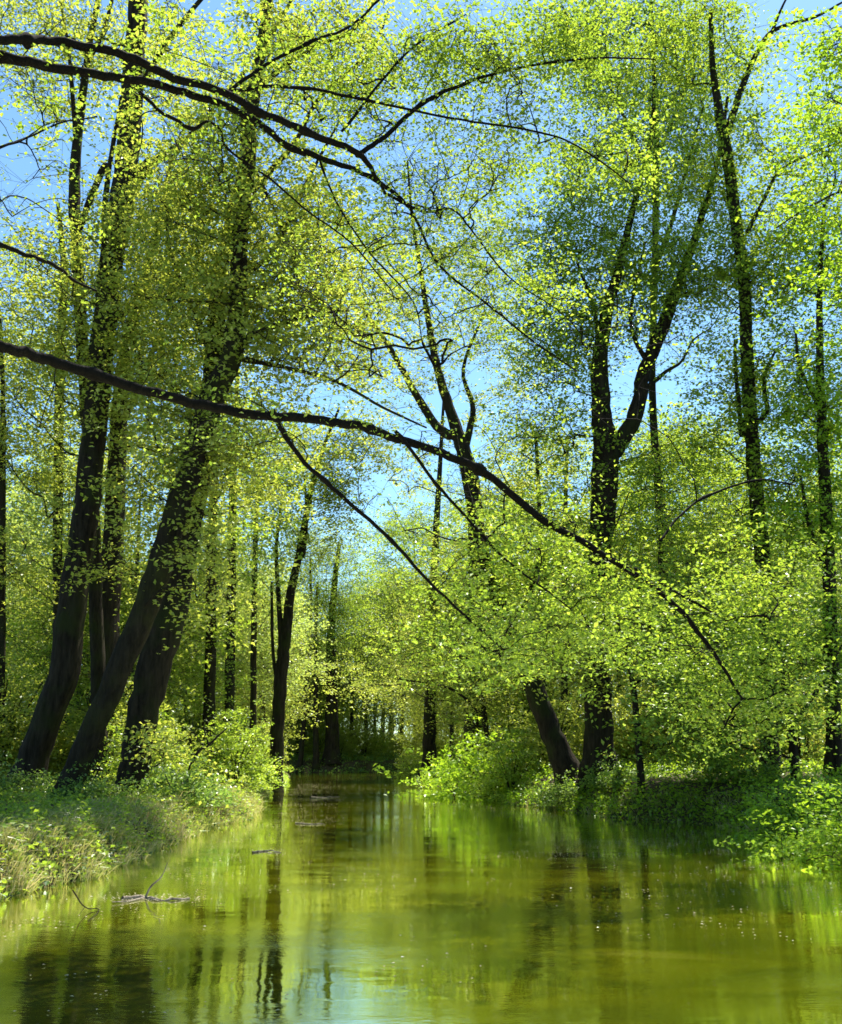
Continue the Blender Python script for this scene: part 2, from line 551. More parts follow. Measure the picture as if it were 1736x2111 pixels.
def traced_tree(name, label, cat, D, trunk, limbs, clusters, leaf, seed, bark='bark', size=0.125, n_leaf=28, n_per=5,
                L=1.1, W=0.24, flare=1.5, group=None, tipr=0.008, spread=0.6, extra_twigs=None, droop=0.15, ground=True):
    rng = np.random.RandomState(seed)
    dD = 0.0
    while ground and dD < 20:      # the foot must stand on the bank, not in the canal
        b0 = P(trunk[0][0], trunk[0][1], D + dD)
        if float(wdist(np.array(b0[0]), np.array(b0[1]))[0]) > (0.3 if b0[0] < -3 else 0.9):
            break
        dD += 1.0
    D = D + dD
    tw, tr = limb(trunk, D)
    if ground:                    # run the stem down into the soil with a root flare
        b = tw[0].copy()
        g = gz(b[0], b[1])
        dirn = tw[0] - tw[3]
        if b[2] > g:
            kk = (g - b[2]) / min(dirn[2], -0.3)
            foot = b + dirn * min(kk, 8)
            foot[2] = g
            foot[1] = b[1]
            steps = max(2, int((b[2] - g) / 0.4))
            ext = np.array([foot + (b - foot) * t for t in np.arange(steps) / steps])
            tw = np.vstack([ext, tw]); tr = np.concatenate([np.full(steps, tr[0]), tr])
        hh = tw[:, 2] - g
        tr = tr * (1 + (flare - 1) * np.exp(-np.maximum(hh, 0) / 0.45))
        tw = np.vstack([tw[0] - [0, 0, 0.5], tw]); tr = np.concatenate([[tr[0] * 1.15], tr])
    base = tw[1].copy() if ground else tw[0].copy()
    root = empty(name, base)
    tag(root, label, cat, group)
    tw = tw + rng.normal(size=tw.shape) * tr[:, None] * 0.05
    v, q = tubes(tw, tr, 24, 0.03, rng, 0.07)
    quads_mesh('trunk', [(v, q, M[bark], True)], root, base)
    sk = Skeleton(); sk.add_line(tw[4:], tr[4:])
    for lm in limbs:
        D2 = lm[1] if isinstance(lm[0], list) else D
        pts = lm[0] if isinstance(lm[0], list) else lm
        lw, lr = limb(pts, D, 5, D2)
        lw = lw + rng.normal(size=lw.shape) * lr[:, None] * 0.07
        v, q = tubes(lw, lr, 9, 0.04, rng)
        quads_mesh('branch', [(v, q, M[bark], True)], root, base)
        sk.add_line(lw, lr)
    tg = []
    for (u, vv, ru, rv, n, *rest) in clusters:
        Dc = rest[0] + dD if rest else D
        rd = rest[1] if len(rest) > 1 else 1.9
        c = P(u, vv, Dc)
        k = Dc / F * 1.05
        tg.append(ell_pts(rng, c, (ru * k, rd, rv * k), int(n * DENS)))
    tg = np.concatenate(tg)
    tg = tg[tg[:, 2] > 0.9]
    bp, br, ends = grow(sk, tg, rng, tipr)
    v1, q1 = tubes(bp, br, 5)
    (v2, q2), (v3, q3) = sprays(ends, rng, n_per, L, W, n_leaf, size, spread, droop)
    quads_mesh('crown', [(v3, q3, M[leaf], False), (v1, q1, M[bark], True), (v2, q2, M[bark], False)], root, base)
    return root

#--TREES--
T = traced_tree
# ---- left bank
T('leaning_tree', 'tall thick dark trunk left of the crossing leaning trunks, running out of the top', 'tree', 27,
  [(58, 1600, 56), (96, 1490, 56), (134, 1380, 60), (152, 1230, 56), (176, 1080, 54), (192, 930, 52), (208, 760, 50), (228, 560, 50), (250, 430, 56), (270, 250, 50), (278, 120, 48), (290, -60, 42)],
  [[(262, 400, 34), (300, 345, 28), (345, 315, 14), (400, 270, 9), (450, 210, 6)],
   [(285, 190, 16), (330, 110, 14), (380, 40, 12), (440, -30, 9)],
   [(225, 640, 18), (215, 480, 16), (225, 350, 12), (250, 200, 7)]],
  [(330, 520, 120, 160, 60), (230, 660, 150, 160, 50, 27, 3), (380, 120, 160, 120, 34, 27, 3), (90, 100, 130, 110, 30, 28, 3), (330, 820, 120, 130, 40), (120, 560, 110, 110, 24)],
  'leaf_yellow', 11)
T('slim_tree', 'slim dark stem forking near the top, just left of the thickest left bank tree', 'tree', 29,
  [(205, 1560, 30), (200, 1300, 28), (190, 1000, 26), (172, 760, 26), (160, 560, 26), (153, 400, 26), (158, 300, 22), (172, 180, 18), (190, 60, 14), (215, -60, 10)],
  [[(158, 300, 14), (148, 180, 10), (140, 90, 8), (120, -20, 6)], [(180, 130, 12), (215, 60, 10), (240, -40, 8)], [(165, 470, 14), (190, 400, 16), (215, 345, 16), (222, 340, 6)]],
  [(70, 600, 100, 110, 24), (100, 760, 110, 130, 30), (60, 60, 120, 90, 20), (210, 60, 110, 80, 16), (60, 900, 110, 120, 30, 30, 3), (140, 1080, 80, 100, 10)],
  'leaf_yellow', 12)
T('thin_tree', 'thin dark stem close to the left edge, ending above the long low bough', 'tree', 33,
  [(130, 1500, 20), (120, 1200, 20), (122, 900, 20), (127, 700, 20), (133, 560, 16), (120, 420, 8)], [],
  [(60, 720, 100, 130, 24), (120, 900, 90, 120, 20), (60, 1080, 90, 90, 12)], 'leaf_pale', 13, size=0.14)
T('stout_tree', 'stout dark stem between the two leaning trunks on the left bank', 'tree', 31,
  [(205, 1540, 50), (218, 1350, 48), (232, 1150, 44), (242, 950, 38), (255, 760, 30), (290, 600, 22), (330, 450, 14), (355, 320, 7)],
  [[(240, 900, 16), (300, 760, 12), (350, 640, 8)]],
  [(300, 700, 100, 130, 34), (360, 480, 110, 140, 40), (290, 940, 90, 100, 22), (420, 640, 90, 140, 34), (120, 1200, 100, 80, 12)],
  'leaf_yellow', 14)
T('leaning_tree', 'front leaning trunk with its foot on the grassy edge of the left bank', 'tree', 23.5,
  [(132, 1655, 40), (180, 1530, 44), (256, 1360, 48), (315, 1210, 50), (366, 1050, 50), (412, 900, 50), (445, 810, 50), (478, 730, 44), (490, 610, 36), (495, 480, 36), (510, 350, 34), (518, 230, 30), (538, 110, 26), (560, -60, 20)],
  [[(470, 750, 22), (520, 690, 14), (580, 668, 13), (650, 648, 9), (720, 640, 5)],
   [(478, 735, 16), (540, 748, 10), (620, 765, 9), (700, 790, 7), (790, 840, 6), (880, 882, 4)],
   [(690, 785, 4), (715, 768, 4), (738, 735, 3), (765, 690, 2)],
   [(515, 400, 18), (560, 350, 14), (610, 290, 11), (660, 200, 9), (760, 110, 7), (800, 30, 5)],
   [(535, 180, 16), (580, 140, 13), (650, 95, 11), (730, 60, 9), (790, -30, 7)],
   [(545, 90, 12), (590, 20, 9), (620, -40, 7)],
   [(512, 330, 14), (560, 420, 6), (590, 500, 4)]],
  [(440, 560, 130, 190, 50), (560, 430, 110, 140, 34), (420, 1160, 60, 90, 10, 22.5, 1), (600, 640, 120, 110, 34), (480, 330, 120, 100, 26), (640, 90, 170, 90, 40), (420, 900, 120, 110, 34),
   (700, 620, 110, 120, 26), (660, 470, 90, 100, 14), (560, 740, 130, 60, 20), (330, 1000, 90, 120, 14, 23.5, 1.5), (400, 380, 100, 100, 20)],
  'leaf_yellow', 15, bark='bark_light')
T('leaning_tree', 'thick furrowed trunk leaning right behind the front leaning trunk on the left bank', 'tree', 25.5,
  [(272, 1610, 50), (290, 1500, 58), (318, 1380, 66), (362, 1220, 60), (395, 1040, 58), (425, 880, 50), (440, 760, 42), (450, 600, 34), (470, 480, 26), (500, 330, 16), (500, 150, 10)],
  [[(440, 740, 20), (400, 640, 14), (350, 520, 10), (345, 420, 6)], [(452, 600, 16), (560, 520, 11), (640, 360, 8), (700, 250, 5)]],
  [(380, 700, 150, 150, 36), (360, 1560, 80, 60, 6, 23.5, 1), (330, 400, 100, 120, 20), (560, 560, 110, 120, 34), (470, 960, 110, 90, 26), (290, 1120, 80, 80, 10)],
  'leaf_yellow', 16)
T('thin_tree', 'straight thin stem just right of the leaning pair on the left bank', 'tree', 38,
  [(432, 1460, 24), (436, 1300, 22), (438, 1100, 20), (445, 900, 16), (450, 700, 8)], [],
  [(440, 900, 70, 120, 24), (430, 1120, 70, 90, 18), (400, 1300, 60, 80, 10)], 'leaf_fresh', 17, size=0.15)
T('thin_tree', 'thin straight stem with bare lower half, second right of the leaning pair', 'tree', 42,
  [(472, 1420, 20), (476, 1250, 20), (478, 1080, 18), (484, 900, 14), (490, 760, 7)], [[(478, 1000, 8), (530, 930, 6), (570, 860, 4)]],
  [(500, 920, 70, 110, 26), (540, 1050, 70, 80, 22), (470, 1180, 60, 60, 10)], 'leaf_fresh', 18, size=0.15)
T('thin_tree', 'slender pale stem between the straight thin stem and the forked canal tree', 'tree', 50,
  [(522, 1450, 13), (524, 1250, 12), (528, 1080, 10), (535, 950, 6)], [],
  [(540, 980, 70, 90, 26), (530, 1150, 50, 90, 16), (560, 1260, 40, 80, 10)], 'leaf_pale', 19, size=0.16)
T('forked_tree', 'slim tree forking low into two stems at the left edge of the canal', 'tree', 45,
  [(570, 1560, 28), (575, 1450, 26), (582, 1370, 26), (590, 1300, 22), (600, 1220, 18), (617, 1140, 15), (640, 1020, 12), (668, 920, 8), (700, 840, 5)],
  [[(583, 1350, 14), (574, 1230, 10), (570, 1130, 8), (582, 1020, 5)], [(625, 1150, 9), (632, 1080, 7), (628, 980, 4)], [(573, 1430, 8), (562, 1330, 7), (560, 1200, 5)]],
  [(640, 960, 100, 90, 40), (720, 930, 80, 70, 34), (580, 1060, 60, 100, 22), (670, 1080, 70, 90, 24), (600, 1200, 60, 60, 10)],
  'leaf_yellow', 20, size=0.15)
T('edge_tree', 'dark bare stem cut by the left edge of the picture below the long bough', 'tree', 30,
  [(2, 1420, 18), (4, 1200, 16), (5, 1000, 15), (6, 800, 10), (0, 640, 6)], [],
  [(30, 820, 60, 80, 14), (40, 1160, 60, 40, 12), (20, 960, 50, 60, 6)], 'leaf_yellow', 21)
# ---- far end
T('far_tree', 'dark blunt trunk standing on the bank where the canal turns', 'tree', 98,
  [(684, 1560, 30), (684, 1450, 24), (682, 1330, 18), (690, 1200, 12), (700, 1120, 7)], [],
  [(700, 1180, 60, 100, 60, 98, 4), (650, 1260, 50, 90, 40, 98, 4), (730, 1300, 60, 90, 50, 96, 4), (684, 1290, 40, 90, 20, 94, 2)], 'leaf_fresh', 22, size=0.18, L=1.8, W=.7, n_leaf=26, spread=.9, tipr=.012)
T('far_tree', 'narrow dark stem left of the blunt trunk at the canal bend', 'tree', 92,
  [(652, 1560, 12), (652, 1450, 10), (650, 1330, 9), (655, 1200, 5)], [],
  [(640, 1200, 50, 90, 40, 92, 4), (620, 1320, 40, 80, 24, 92, 4)], 'leaf_fresh', 23, size=0.18, L=1.8, W=.7, n_leaf=26, spread=.9, tipr=.012)
T('far_tree', 'leaning thin stem at the canal bend beside the low far bank', 'tree', 85,
  [(622, 1540, 10), (632, 1420, 9), (640, 1300, 7), (640, 1150, 4)], [],
  [(650, 1130, 60, 70, 40, 85, 4)], 'leaf_pale', 24, size=0.18, L=1.8, W=.7, n_leaf=26, spread=.9, tipr=.012)
# ---- right bank
T('straight_tree', 'straight dark stem standing where the right bank shrubs reach the canal bend', 'tree', 62,
  [(884, 1580, 28), (888, 1450, 22), (892, 1300, 20), (898, 1120, 15), (908, 950, 9), (915, 820, 5)], [],
  [(900, 1080, 60, 120, 40, 62, 3), (830, 1120, 60, 70, 20, 64, 3), (850, 1250, 60, 100, 34, 60, 3), (930, 1330, 60, 80, 26, 60, 3), (800, 1360, 60, 70, 24, 60, 3)], 'leaf_fresh', 25, size=0.13, L=1.4, W=.5, spread=.7, tipr=.009)
T('forked_tree', 'tall trunk with wide fork in the middle of the picture, behind the arching bough', 'tree', 42,
  [(975, 1570, 40), (980, 1400, 38), (985, 1200, 36), (980, 1050, 34), (965, 960, 34), (948, 905, 30), (930, 850, 22), (905, 770, 18), (885, 670, 14), (868, 560, 10), (850, 450, 7), (840, 330, 4)],
  [[(945, 905, 24), (900, 878, 20), (850, 800, 15), (805, 720, 12), (745, 630, 8), (700, 540, 5)],
   [(958, 930, 18), (975, 840, 12), (955, 760, 8), (1000, 640, 5)]],
  [(880, 600, 120, 150, 44), (790, 790, 100, 80, 20), (980, 640, 90, 120, 20), (880, 960, 70, 70, 10), (1010, 760, 90, 110, 24), (760, 620, 80, 80, 14), (1060, 960, 80, 110, 30), (960, 1120, 90, 80, 20), (1000, 520, 100, 90, 16), (1040, 1240, 80, 80, 24)],
  'leaf_yellow', 26, size=0.15)
T('leaning_tree', 'trunk leaning left towards the water beside the broad right bank trunk', 'tree', 33,
  [(1165, 1580, 46), (1145, 1530, 44), (1105, 1430, 40), (1060, 1320, 36), (1020, 1220, 30), (985, 1100, 20), (960, 1000, 12), (940, 900, 6)],
  [[(1050, 1300, 14), (1100, 1200, 10), (1120, 1080, 6)]],
  [(1040, 1130, 90, 90, 30), (960, 1230, 80, 60, 14), (930, 1350, 90, 60, 14), (1100, 1330, 60, 70, 12), (1130, 1180, 70, 80, 20)],
  'leaf_fresh', 27, size=0.14)
T('forked_tree', 'broad dark trunk forking widely above the right bank', 'tree', 31.5,
  [(1238, 1600, 58), (1236, 1500, 56), (1234, 1350, 50), (1238, 1150, 48), (1248, 1000, 56), (1250, 920, 54), (1240, 840, 40), (1238, 740, 34), (1252, 640, 26), (1275, 560, 20), (1300, 450, 15), (1340, 300, 10), (1350, 150, 6)],
  [[(1258, 940, 40), (1295, 890, 36), (1318, 830, 32), (1330, 760, 30), (1372, 660, 30), (1405, 570, 24), (1440, 470, 17), (1480, 330, 11), (1500, 200, 7)],
   [(1238, 740, 14), (1225, 640, 10), (1190, 540, 6)],
   [(1325, 805, 12), (1375, 765, 8), (1405, 745, 6), (1430, 700, 4), (1470, 670, 2), (1500, 610, 1)], [(1340, 760, 12), (1300, 660, 8), (1330, 500, 5)]],
  [(1180, 640, 110, 120, 60), (1300, 520, 120, 110, 44), (1220, 430, 110, 90, 34), (1320, 270, 130, 100, 20), (1280, 100, 140, 120, 20), (1360, 620, 70, 70, 14),
   (1120, 860, 90, 110, 40), (1340, 1000, 100, 90, 26), (1180, 1080, 80, 80, 22), (1400, 420, 90, 90, 16), (1090, 520, 90, 110, 30), (1430, 640, 90, 110, 22), (1120, 700, 90, 90, 22)],
  'leaf_fresh', 28)
T('tall_tree', 'tall tree with darker green crown rising behind the broad forked trunk', 'tree', 37,
  [(1385, 1560, 20), (1375, 1300, 19), (1360, 1050, 17), (1345, 800, 15), (1350, 560, 14), (1353, 300, 15), (1348, 120, 10), (1340, -40, 6)],
  [[(1350, 560, 12), (1390, 440, 10), (1420, 330, 7), (1450, 220, 5)], [(1352, 400, 10), (1290, 250, 8), (1230, 120, 5)], [(1352, 330, 9), (1420, 160, 7), (1440, 40, 4)]],
  [(1300, 120, 160, 130, 60), (1400, 280, 130, 110, 40), (1200, 60, 100, 80, 24), (1250, 330, 120, 90, 26), (1450, 120, 110, 110, 34), (1330, 520, 100, 90, 16)],
  'leaf_green', 40, size=0.15, L=1.4, W=.32, spread=.8, tipr=.011)
T('tall_tree', 'tall straight dark trunk right of the wide fork, topped by a V of limbs', 'tree', 30,
  [(1590, 1580, 34), (1583, 1350, 32), (1572, 1150, 32), (1558, 1000, 30), (1548, 860, 30), (1540, 720, 27), (1535, 580, 26), (1518, 460, 26), (1500, 320, 26), (1485, 240, 22), (1470, 140, 14), (1465, 20, 9)],
  [[(1500, 270, 18), (1530, 180, 15), (1565, 100, 12), (1600, 60, 10), (1680, 35, 7), (1736, 5, 5)], [(1590, 70, 9), (1610, 20, 6), (1640, -40, 4)],
   [(1545, 880, 16), (1580, 850, 10), (1575, 780, 9), (1600, 720, 5)], [(1540, 480, 12), (1570, 420, 9), (1610, 350, 7), (1690, 310, 5), (1736, 290, 4)],
   [(1530, 900, 12), (1518, 780, 9), (1515, 700, 6)]],
  [(1440, 90, 140, 110, 50), (1480, 320, 110, 110, 44), (1560, 560, 90, 130, 44), (1470, 560, 80, 120, 24), (1640, 400, 90, 110, 30), (1600, 780, 100, 120, 44), (1470, 880, 80, 110, 24),
   (1600, 1050, 110, 110, 44), (1440, 1120, 100, 80, 26)],
  'leaf_fresh', 29)
T('edge_tree', 'dark slim trunk near the right edge, half hidden in bright leaves', 'tree', 28,
  [(1722, 1560, 30), (1715, 1350, 28), (1708, 1150, 26), (1700, 980, 24), (1692, 800, 18), (1690, 600, 12), (1700, 420, 7)],
  [[(1705, 1180, 12), (1670, 1090, 9), (1650, 980, 5)], [(1696, 850, 10), (1650, 760, 8), (1640, 680, 5)]],
  [(1700, 560, 90, 130, 44), (1700, 820, 80, 120, 40), (1670, 1060, 90, 100, 36), (1720, 1300, 80, 110, 26), (1730, 230, 70, 130, 26), (1640, 880, 60, 90, 16)],
  'leaf_lime', 30)
T('edge_tree', 'leaning young stem with golden leaves cut by the upper right corner', 'tree', 21,
  [(1900, 1560, 26), (1890, 1200, 24), (1870, 800, 20), (1840, 450, 15), (1790, 200, 9), (1750, 60, 5)], [[(1850, 520, 9), (1760, 400, 6), (1680, 420, 4), (1600, 470, 3)]],
  [(1720, 120, 50, 110, 18), (1720, 330, 50, 70, 9), (1740, 500, 60, 80, 10), (1800, 700, 80, 100, 10)],
  'leaf_lime', 31)
T('thin_tree', 'thin stem left of the broad forked trunk, seen through leaves', 'tree', 44,
  [(1165, 1500, 14), (1163, 1250, 12), (1165, 1080, 10), (1170, 900, 6)], [], [(1150, 980, 60, 90, 22), (1170, 1260, 50, 80, 18)], 'leaf_pale', 32, size=0.15)
T('thin_tree', 'thin dark stem with leafy lower part right of the centre fork', 'tree', 40,
  [(1118, 1480, 18), (1118, 1250, 16), (1114, 1100, 12), (1105, 900, 7)], [], [(1100, 1000, 60, 90, 22), (1100, 1200, 60, 60, 14)], 'leaf_yellow', 33, size=0.15)
T('young_beech', 'young beech with flat layered sprays filling the right bank under the long bough', 'tree', 26,
  [(1640, 1600, 18), (1625, 1450, 16), (1600, 1330, 13), (1560, 1230, 9), (1520, 1160, 5)],
  [[(1625, 1450, 9), (1560, 1400, 7), (1460, 1370, 4)], [(1630, 1500, 9), (1700, 1400, 7), (1736, 1330, 4)], [(1610, 1380, 8), (1500, 1280, 6), (1400, 1240, 4)]],
  [(1500, 1230, 150, 90, 24, 26, 2), (1600, 1380, 140, 110, 26, 26, 2), (1460, 1400, 110, 110, 26, 25, 1.5), (1410, 1500, 70, 60, 8, 25, 1.5), (1500, 1520, 120, 50, 18, 26, 1.5)],
  'leaf_fresh', 34, flare=1.1, droop=0.05)
T('young_beech', 'young beech with light yellow sprays in front of the broad forked trunk', 'tree', 25,
  [(1320, 1580, 14), (1310, 1450, 12), (1290, 1330, 10), (1250, 1230, 7), (1230, 1160, 4)],
  [[(1300, 1380, 7), (1220, 1330, 5), (1140, 1300, 3)], [(1305, 1420, 7), (1380, 1330, 5), (1400, 1280, 3)]],
  [(1190, 1270, 120, 70, 22, 25, 1.5), (1340, 1290, 110, 90, 26, 25, 1.5), (1120, 1330, 90, 40, 12, 26, 1.5), (1370, 1430, 60, 80, 14, 25, 1.5)],
  'leaf_yellow', 35, flare=1.1, droop=0.05)
T('young_beech', 'slender young beech leaning over the right side of the canal before the bend', 'tree', 36,
  [(1010, 1590, 12), (1000, 1480, 11), (985, 1400, 9), (950, 1340, 6), (900, 1310, 3)],
  [[(1000, 1480, 6), (930, 1420, 5), (820, 1400, 3)]],
  [(860, 1350, 100, 40, 22, 36, 2), (980, 1420, 90, 60, 18, 36, 2), (760, 1430, 70, 30, 12, 40, 2), (1040, 1440, 60, 60, 8, 35, 1.5)],
  'leaf_yellow', 36, flare=1.1, size=0.125, droop=0.02)

# ---- boughs reaching in from the tree that stands left of the frame
def overhang():
    rng = np.random.RandomState(77)
    D0 = 9.0
    bx, by = -7.4, 9.3
    g = gz(bx, by)
    base = np.array([bx, by, g])
    root = empty('overhanging_tree', base)
    tag(root, 'black arching boughs reaching across the canal from a tree left of the picture', 'tree')
    tp = catmull([(bx, by, g - .4), (bx, by, g + .6), (bx - .1, by, 3), (bx - .25, by, 6), (bx - .3, by, 9), (bx - .2, by + .2, 12)], 6)
    tr = np.interp(np.arange(len(tp)), [0, 6, 18, 30], [0.42, 0.3, 0.24, 0.12])
    v, q = tubes(tp, tr, 20, 0.03, rng, 0.06)
    quads_mesh('trunk', [(v, q, M['bark'], True)], root, base)
    sk = Skeleton()
    spec = [
        # pts, depth start, depth end, attach to the trunk?
        ([(0, 88, 22), (80, 88, 22), (150, 95, 20), (270, 125, 20), (370, 165, 19), (470, 190, 18), (560, 240, 17), (650, 282, 16), (735, 318, 14), (775, 365, 9), (795, 400, 7)], 9, 12, 1),
        ([(0, 118, 24), (100, 150, 22), (220, 170, 20), (330, 180, 18), (430, 210, 17), (500, 240, 16), (560, 285, 14), (640, 325, 13), (730, 362, 11), (800, 400, 9), (845, 445, 7), (900, 545, 5), (1000, 625, 5), (1100, 705, 4), (1190, 765, 3)], 9.2, 14, 1),
        ([(735, 318, 12), (800, 272, 11), (870, 212, 10), (950, 175, 8), (1050, 148, 6), (1200, 125, 5), (1350, 122, 3)], 12, 13.5, 0),
        ([(470, 190, 9), (530, 178, 8), (650, 182, 7), (800, 215, 6), (950, 247, 5), (1100, 270, 5), (1190, 300, 4), (1300, 380, 3)], 10.9, 13, 0),
        ([(290, 190, 9), (340, 235, 8), (395, 262, 8), (430, 250, 6), (458, 270, 6), (475, 310, 5), (560, 370, 5), (640, 440, 4), (720, 500, 4), (800, 590, 3)], 10.3, 12, 0),
        ([(470, 192, 9), (540, 140, 8), (640, 90, 7), (720, 55, 6), (780, 0, 5), (820, -50, 4)], 10.9, 12, 0),
        ([(705, 270, 7), (790, 160, 6), (860, 90, 4), (960, 30, 3)], 11.8, 13, 0),
        ([(800, 400, 7), (870, 435, 6), (930, 430, 5), (980, 480, 4), (1050, 570, 3), (1150, 640, 2.5), (1200, 690, 2)], 12.2, 14, 0),
        ([(660, 330, 5), (700, 430, 4), (760, 520, 4), (850, 620, 3), (870, 700, 2)], 11.6, 13, 0),
        ([(0, 704, 25), (60, 714, 25), (130, 740, 24), (250, 776, 23), (350, 800, 22), (450, 822, 22), (560, 840, 21), (690, 850, 20), (780, 866, 19), (830, 892, 18), (920, 930, 18), (1000, 960, 16), (1100, 1040, 16), (1200, 1108, 14), (1300, 1172, 13), (1400, 1252, 11), (1470, 1345, 8), (1530, 1440, 5)], 9, 13.5, 1),
        ([(563, 845, 11), (600, 912, 10), (670, 990, 9), (760, 1068, 8), (850, 1158, 7), (950, 1260, 5), (1040, 1340, 3)], 10.4, 12.2, 0),
        ([(815, 890, 8), (880, 972, 7), (950, 1052, 6), (1040, 1150, 5), (1180, 1258, 3)], 11.1, 12.6, 0),
        ([(1280, 1160, 7), (1350, 1192, 6), (1420, 1235, 5), (1500, 1280, 3)], 12.9, 13.6, 0),
        ([(0, 500, 10), (60, 522, 10), (110, 545, 9), (150, 575, 6), (200, 600, 4)], 10, 11, 1),
        ([(0, 303, 7), (60, 282, 5), (130, 252, 4), (200, 240, 3)], 10, 11, 1),
        ([(1360, 1115, 5), (1400, 1065, 5), (1460, 1020, 5), (1560, 990, 4), (1640, 1000, 3)], 13.6, 15, 0),
    ]
    for k, (pts, d1, d2, att) in enumerate(spec):
        if att:
            u0, v0, w0 = pts[0]
            a = P(u0, v0, d1)
            d = catmull([np.array([bx, by, a[2] - 0.35]), a * .5 + np.array([bx, by, a[2] - .1]) * .5, a], 4)
            lw, lr = limb(pts, d1, 6, d2)
            lw = np.vstack([d[:-1], lw]); lr = np.concatenate([np.linspace(lr[0] * 1.3, lr[0], len(d) - 1), lr])
        else:
            lw, lr = limb(pts, d1, 6, d2)
        n = len(lw)
        # crooks and knots
        wob = np.cumsum(rng.normal(size=(n, 3)), 0); wob -= np.linspace(0, 1, n)[:, None] * wob[-1]
        lw = lw + wob * np.minimum(lr, 0.03)[:, None] * 0.3
        for kk in rng.randint(0, n, 4):
            lr = lr * (1 + 0.35 * np.exp(-((np.arange(n) - kk) / 0.7) ** 2))
        v, q = tubes(lw, lr, 10, 0.03, rng)
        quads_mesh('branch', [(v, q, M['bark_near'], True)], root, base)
        sk.add_line(lw, lr)
    tg = []
    for (u, vv, ru, rv, n, Dc, rd) in [
            (1350, 1280, 150, 90, 24, 13.8, 1.2), (1200, 1200, 120, 60, 16, 13, 1), (1500, 1350, 130, 110, 24, 14.3, 1.2), (1050, 1300, 110, 60, 16, 12.5, 1),
            (1130, 1310, 100, 50, 10, 13, 1), (1560, 1180, 130, 90, 22, 14.5, 1.2), (950, 1180, 80, 60, 6, 12, .8), (1480, 1450, 100, 60, 12, 14, 1), (1120, 1100, 90, 50, 8, 13, 1), (1640, 1420, 80, 90, 12, 14, 1),
            (700, 150, 160, 90, 12, 12.5, 1), (950, 100, 150, 90, 30, 13, 1), (1150, 90, 130, 80, 26, 13.5, 1), (1000, 330, 160, 80, 16, 13.5, 1), (1240, 330, 110, 80, 16, 14, 1),
            (900, 520, 120, 90, 8, 13.5, 1), (560, 90, 100, 70, 6, 11.5, 1), (700, 480, 110, 90, 6, 12.5, 1), (380, 60, 80, 60, 4, 11, .6), (1100, 620, 100, 90, 8, 14, 1), (60, 160, 60, 40, 2, 10, .5)]:
        k = Dc / F
        tg.append(ell_pts(rng, P(u, vv, Dc), (ru * k, rd, rv * k), n))
    tg = np.concatenate(tg)
    bp, brr, ends = grow(sk, tg, rng, 0.0034, 0.1, 0.42)
    v1, q1 = tubes(bp, brr, 5)
    # fine side twigs, bare or nearly so
    tb = []
    for (u, vv, ru, rv, n, Dc, rd) in [(820, 560, 280, 260, 240, 13, 1.5), (900, 250, 260, 200, 190, 13, 1.5), (450, 260, 250, 120, 40, 11, .8), (640, 150, 200, 130, 60, 12, 1),
                                       (500, 880, 250, 70, 16, 10.5, .8), (1000, 1000, 250, 150, 40, 12.5, .8), (1250, 700, 200, 200, 40, 14, 1), (120, 200, 110, 110, 16, 10, .6), (100, 420, 110, 130, 20, 11, .8)]:
        k = Dc / F
        tb.append(ell_pts(rng, P(u, vv, Dc), (ru * k, rd, rv * k), n))
    bough = np.array(sk.p)[np.array(sk.fix) > .012]
    pick = bough[rng.randint(0, len(bough), 170)]
    tb.append(pick + rng.normal(size=pick.shape) * np.array([.35, .3, .3]))
    tb = np.concatenate(tb)
    bp2, br2, e2 = grow(sk, tb, rng, 0.0042, 0.13, 0.38)
    v4, q4 = tubes(bp2, br2, 4)
    (v5, q5), (v6, q6) = sprays(e2, rng, 3, 0.4, 0.12, 7, 0.055, 0.22, 0.15)
    (v2, q2), (v3, q3) = sprays(ends, rng, 7, 0.5, 0.16, 22, 0.068, 0.28, 0.15)
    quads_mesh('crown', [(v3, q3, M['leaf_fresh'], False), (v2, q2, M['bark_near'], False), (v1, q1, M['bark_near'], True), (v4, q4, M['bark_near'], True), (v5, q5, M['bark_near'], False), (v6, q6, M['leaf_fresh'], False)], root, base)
overhang()


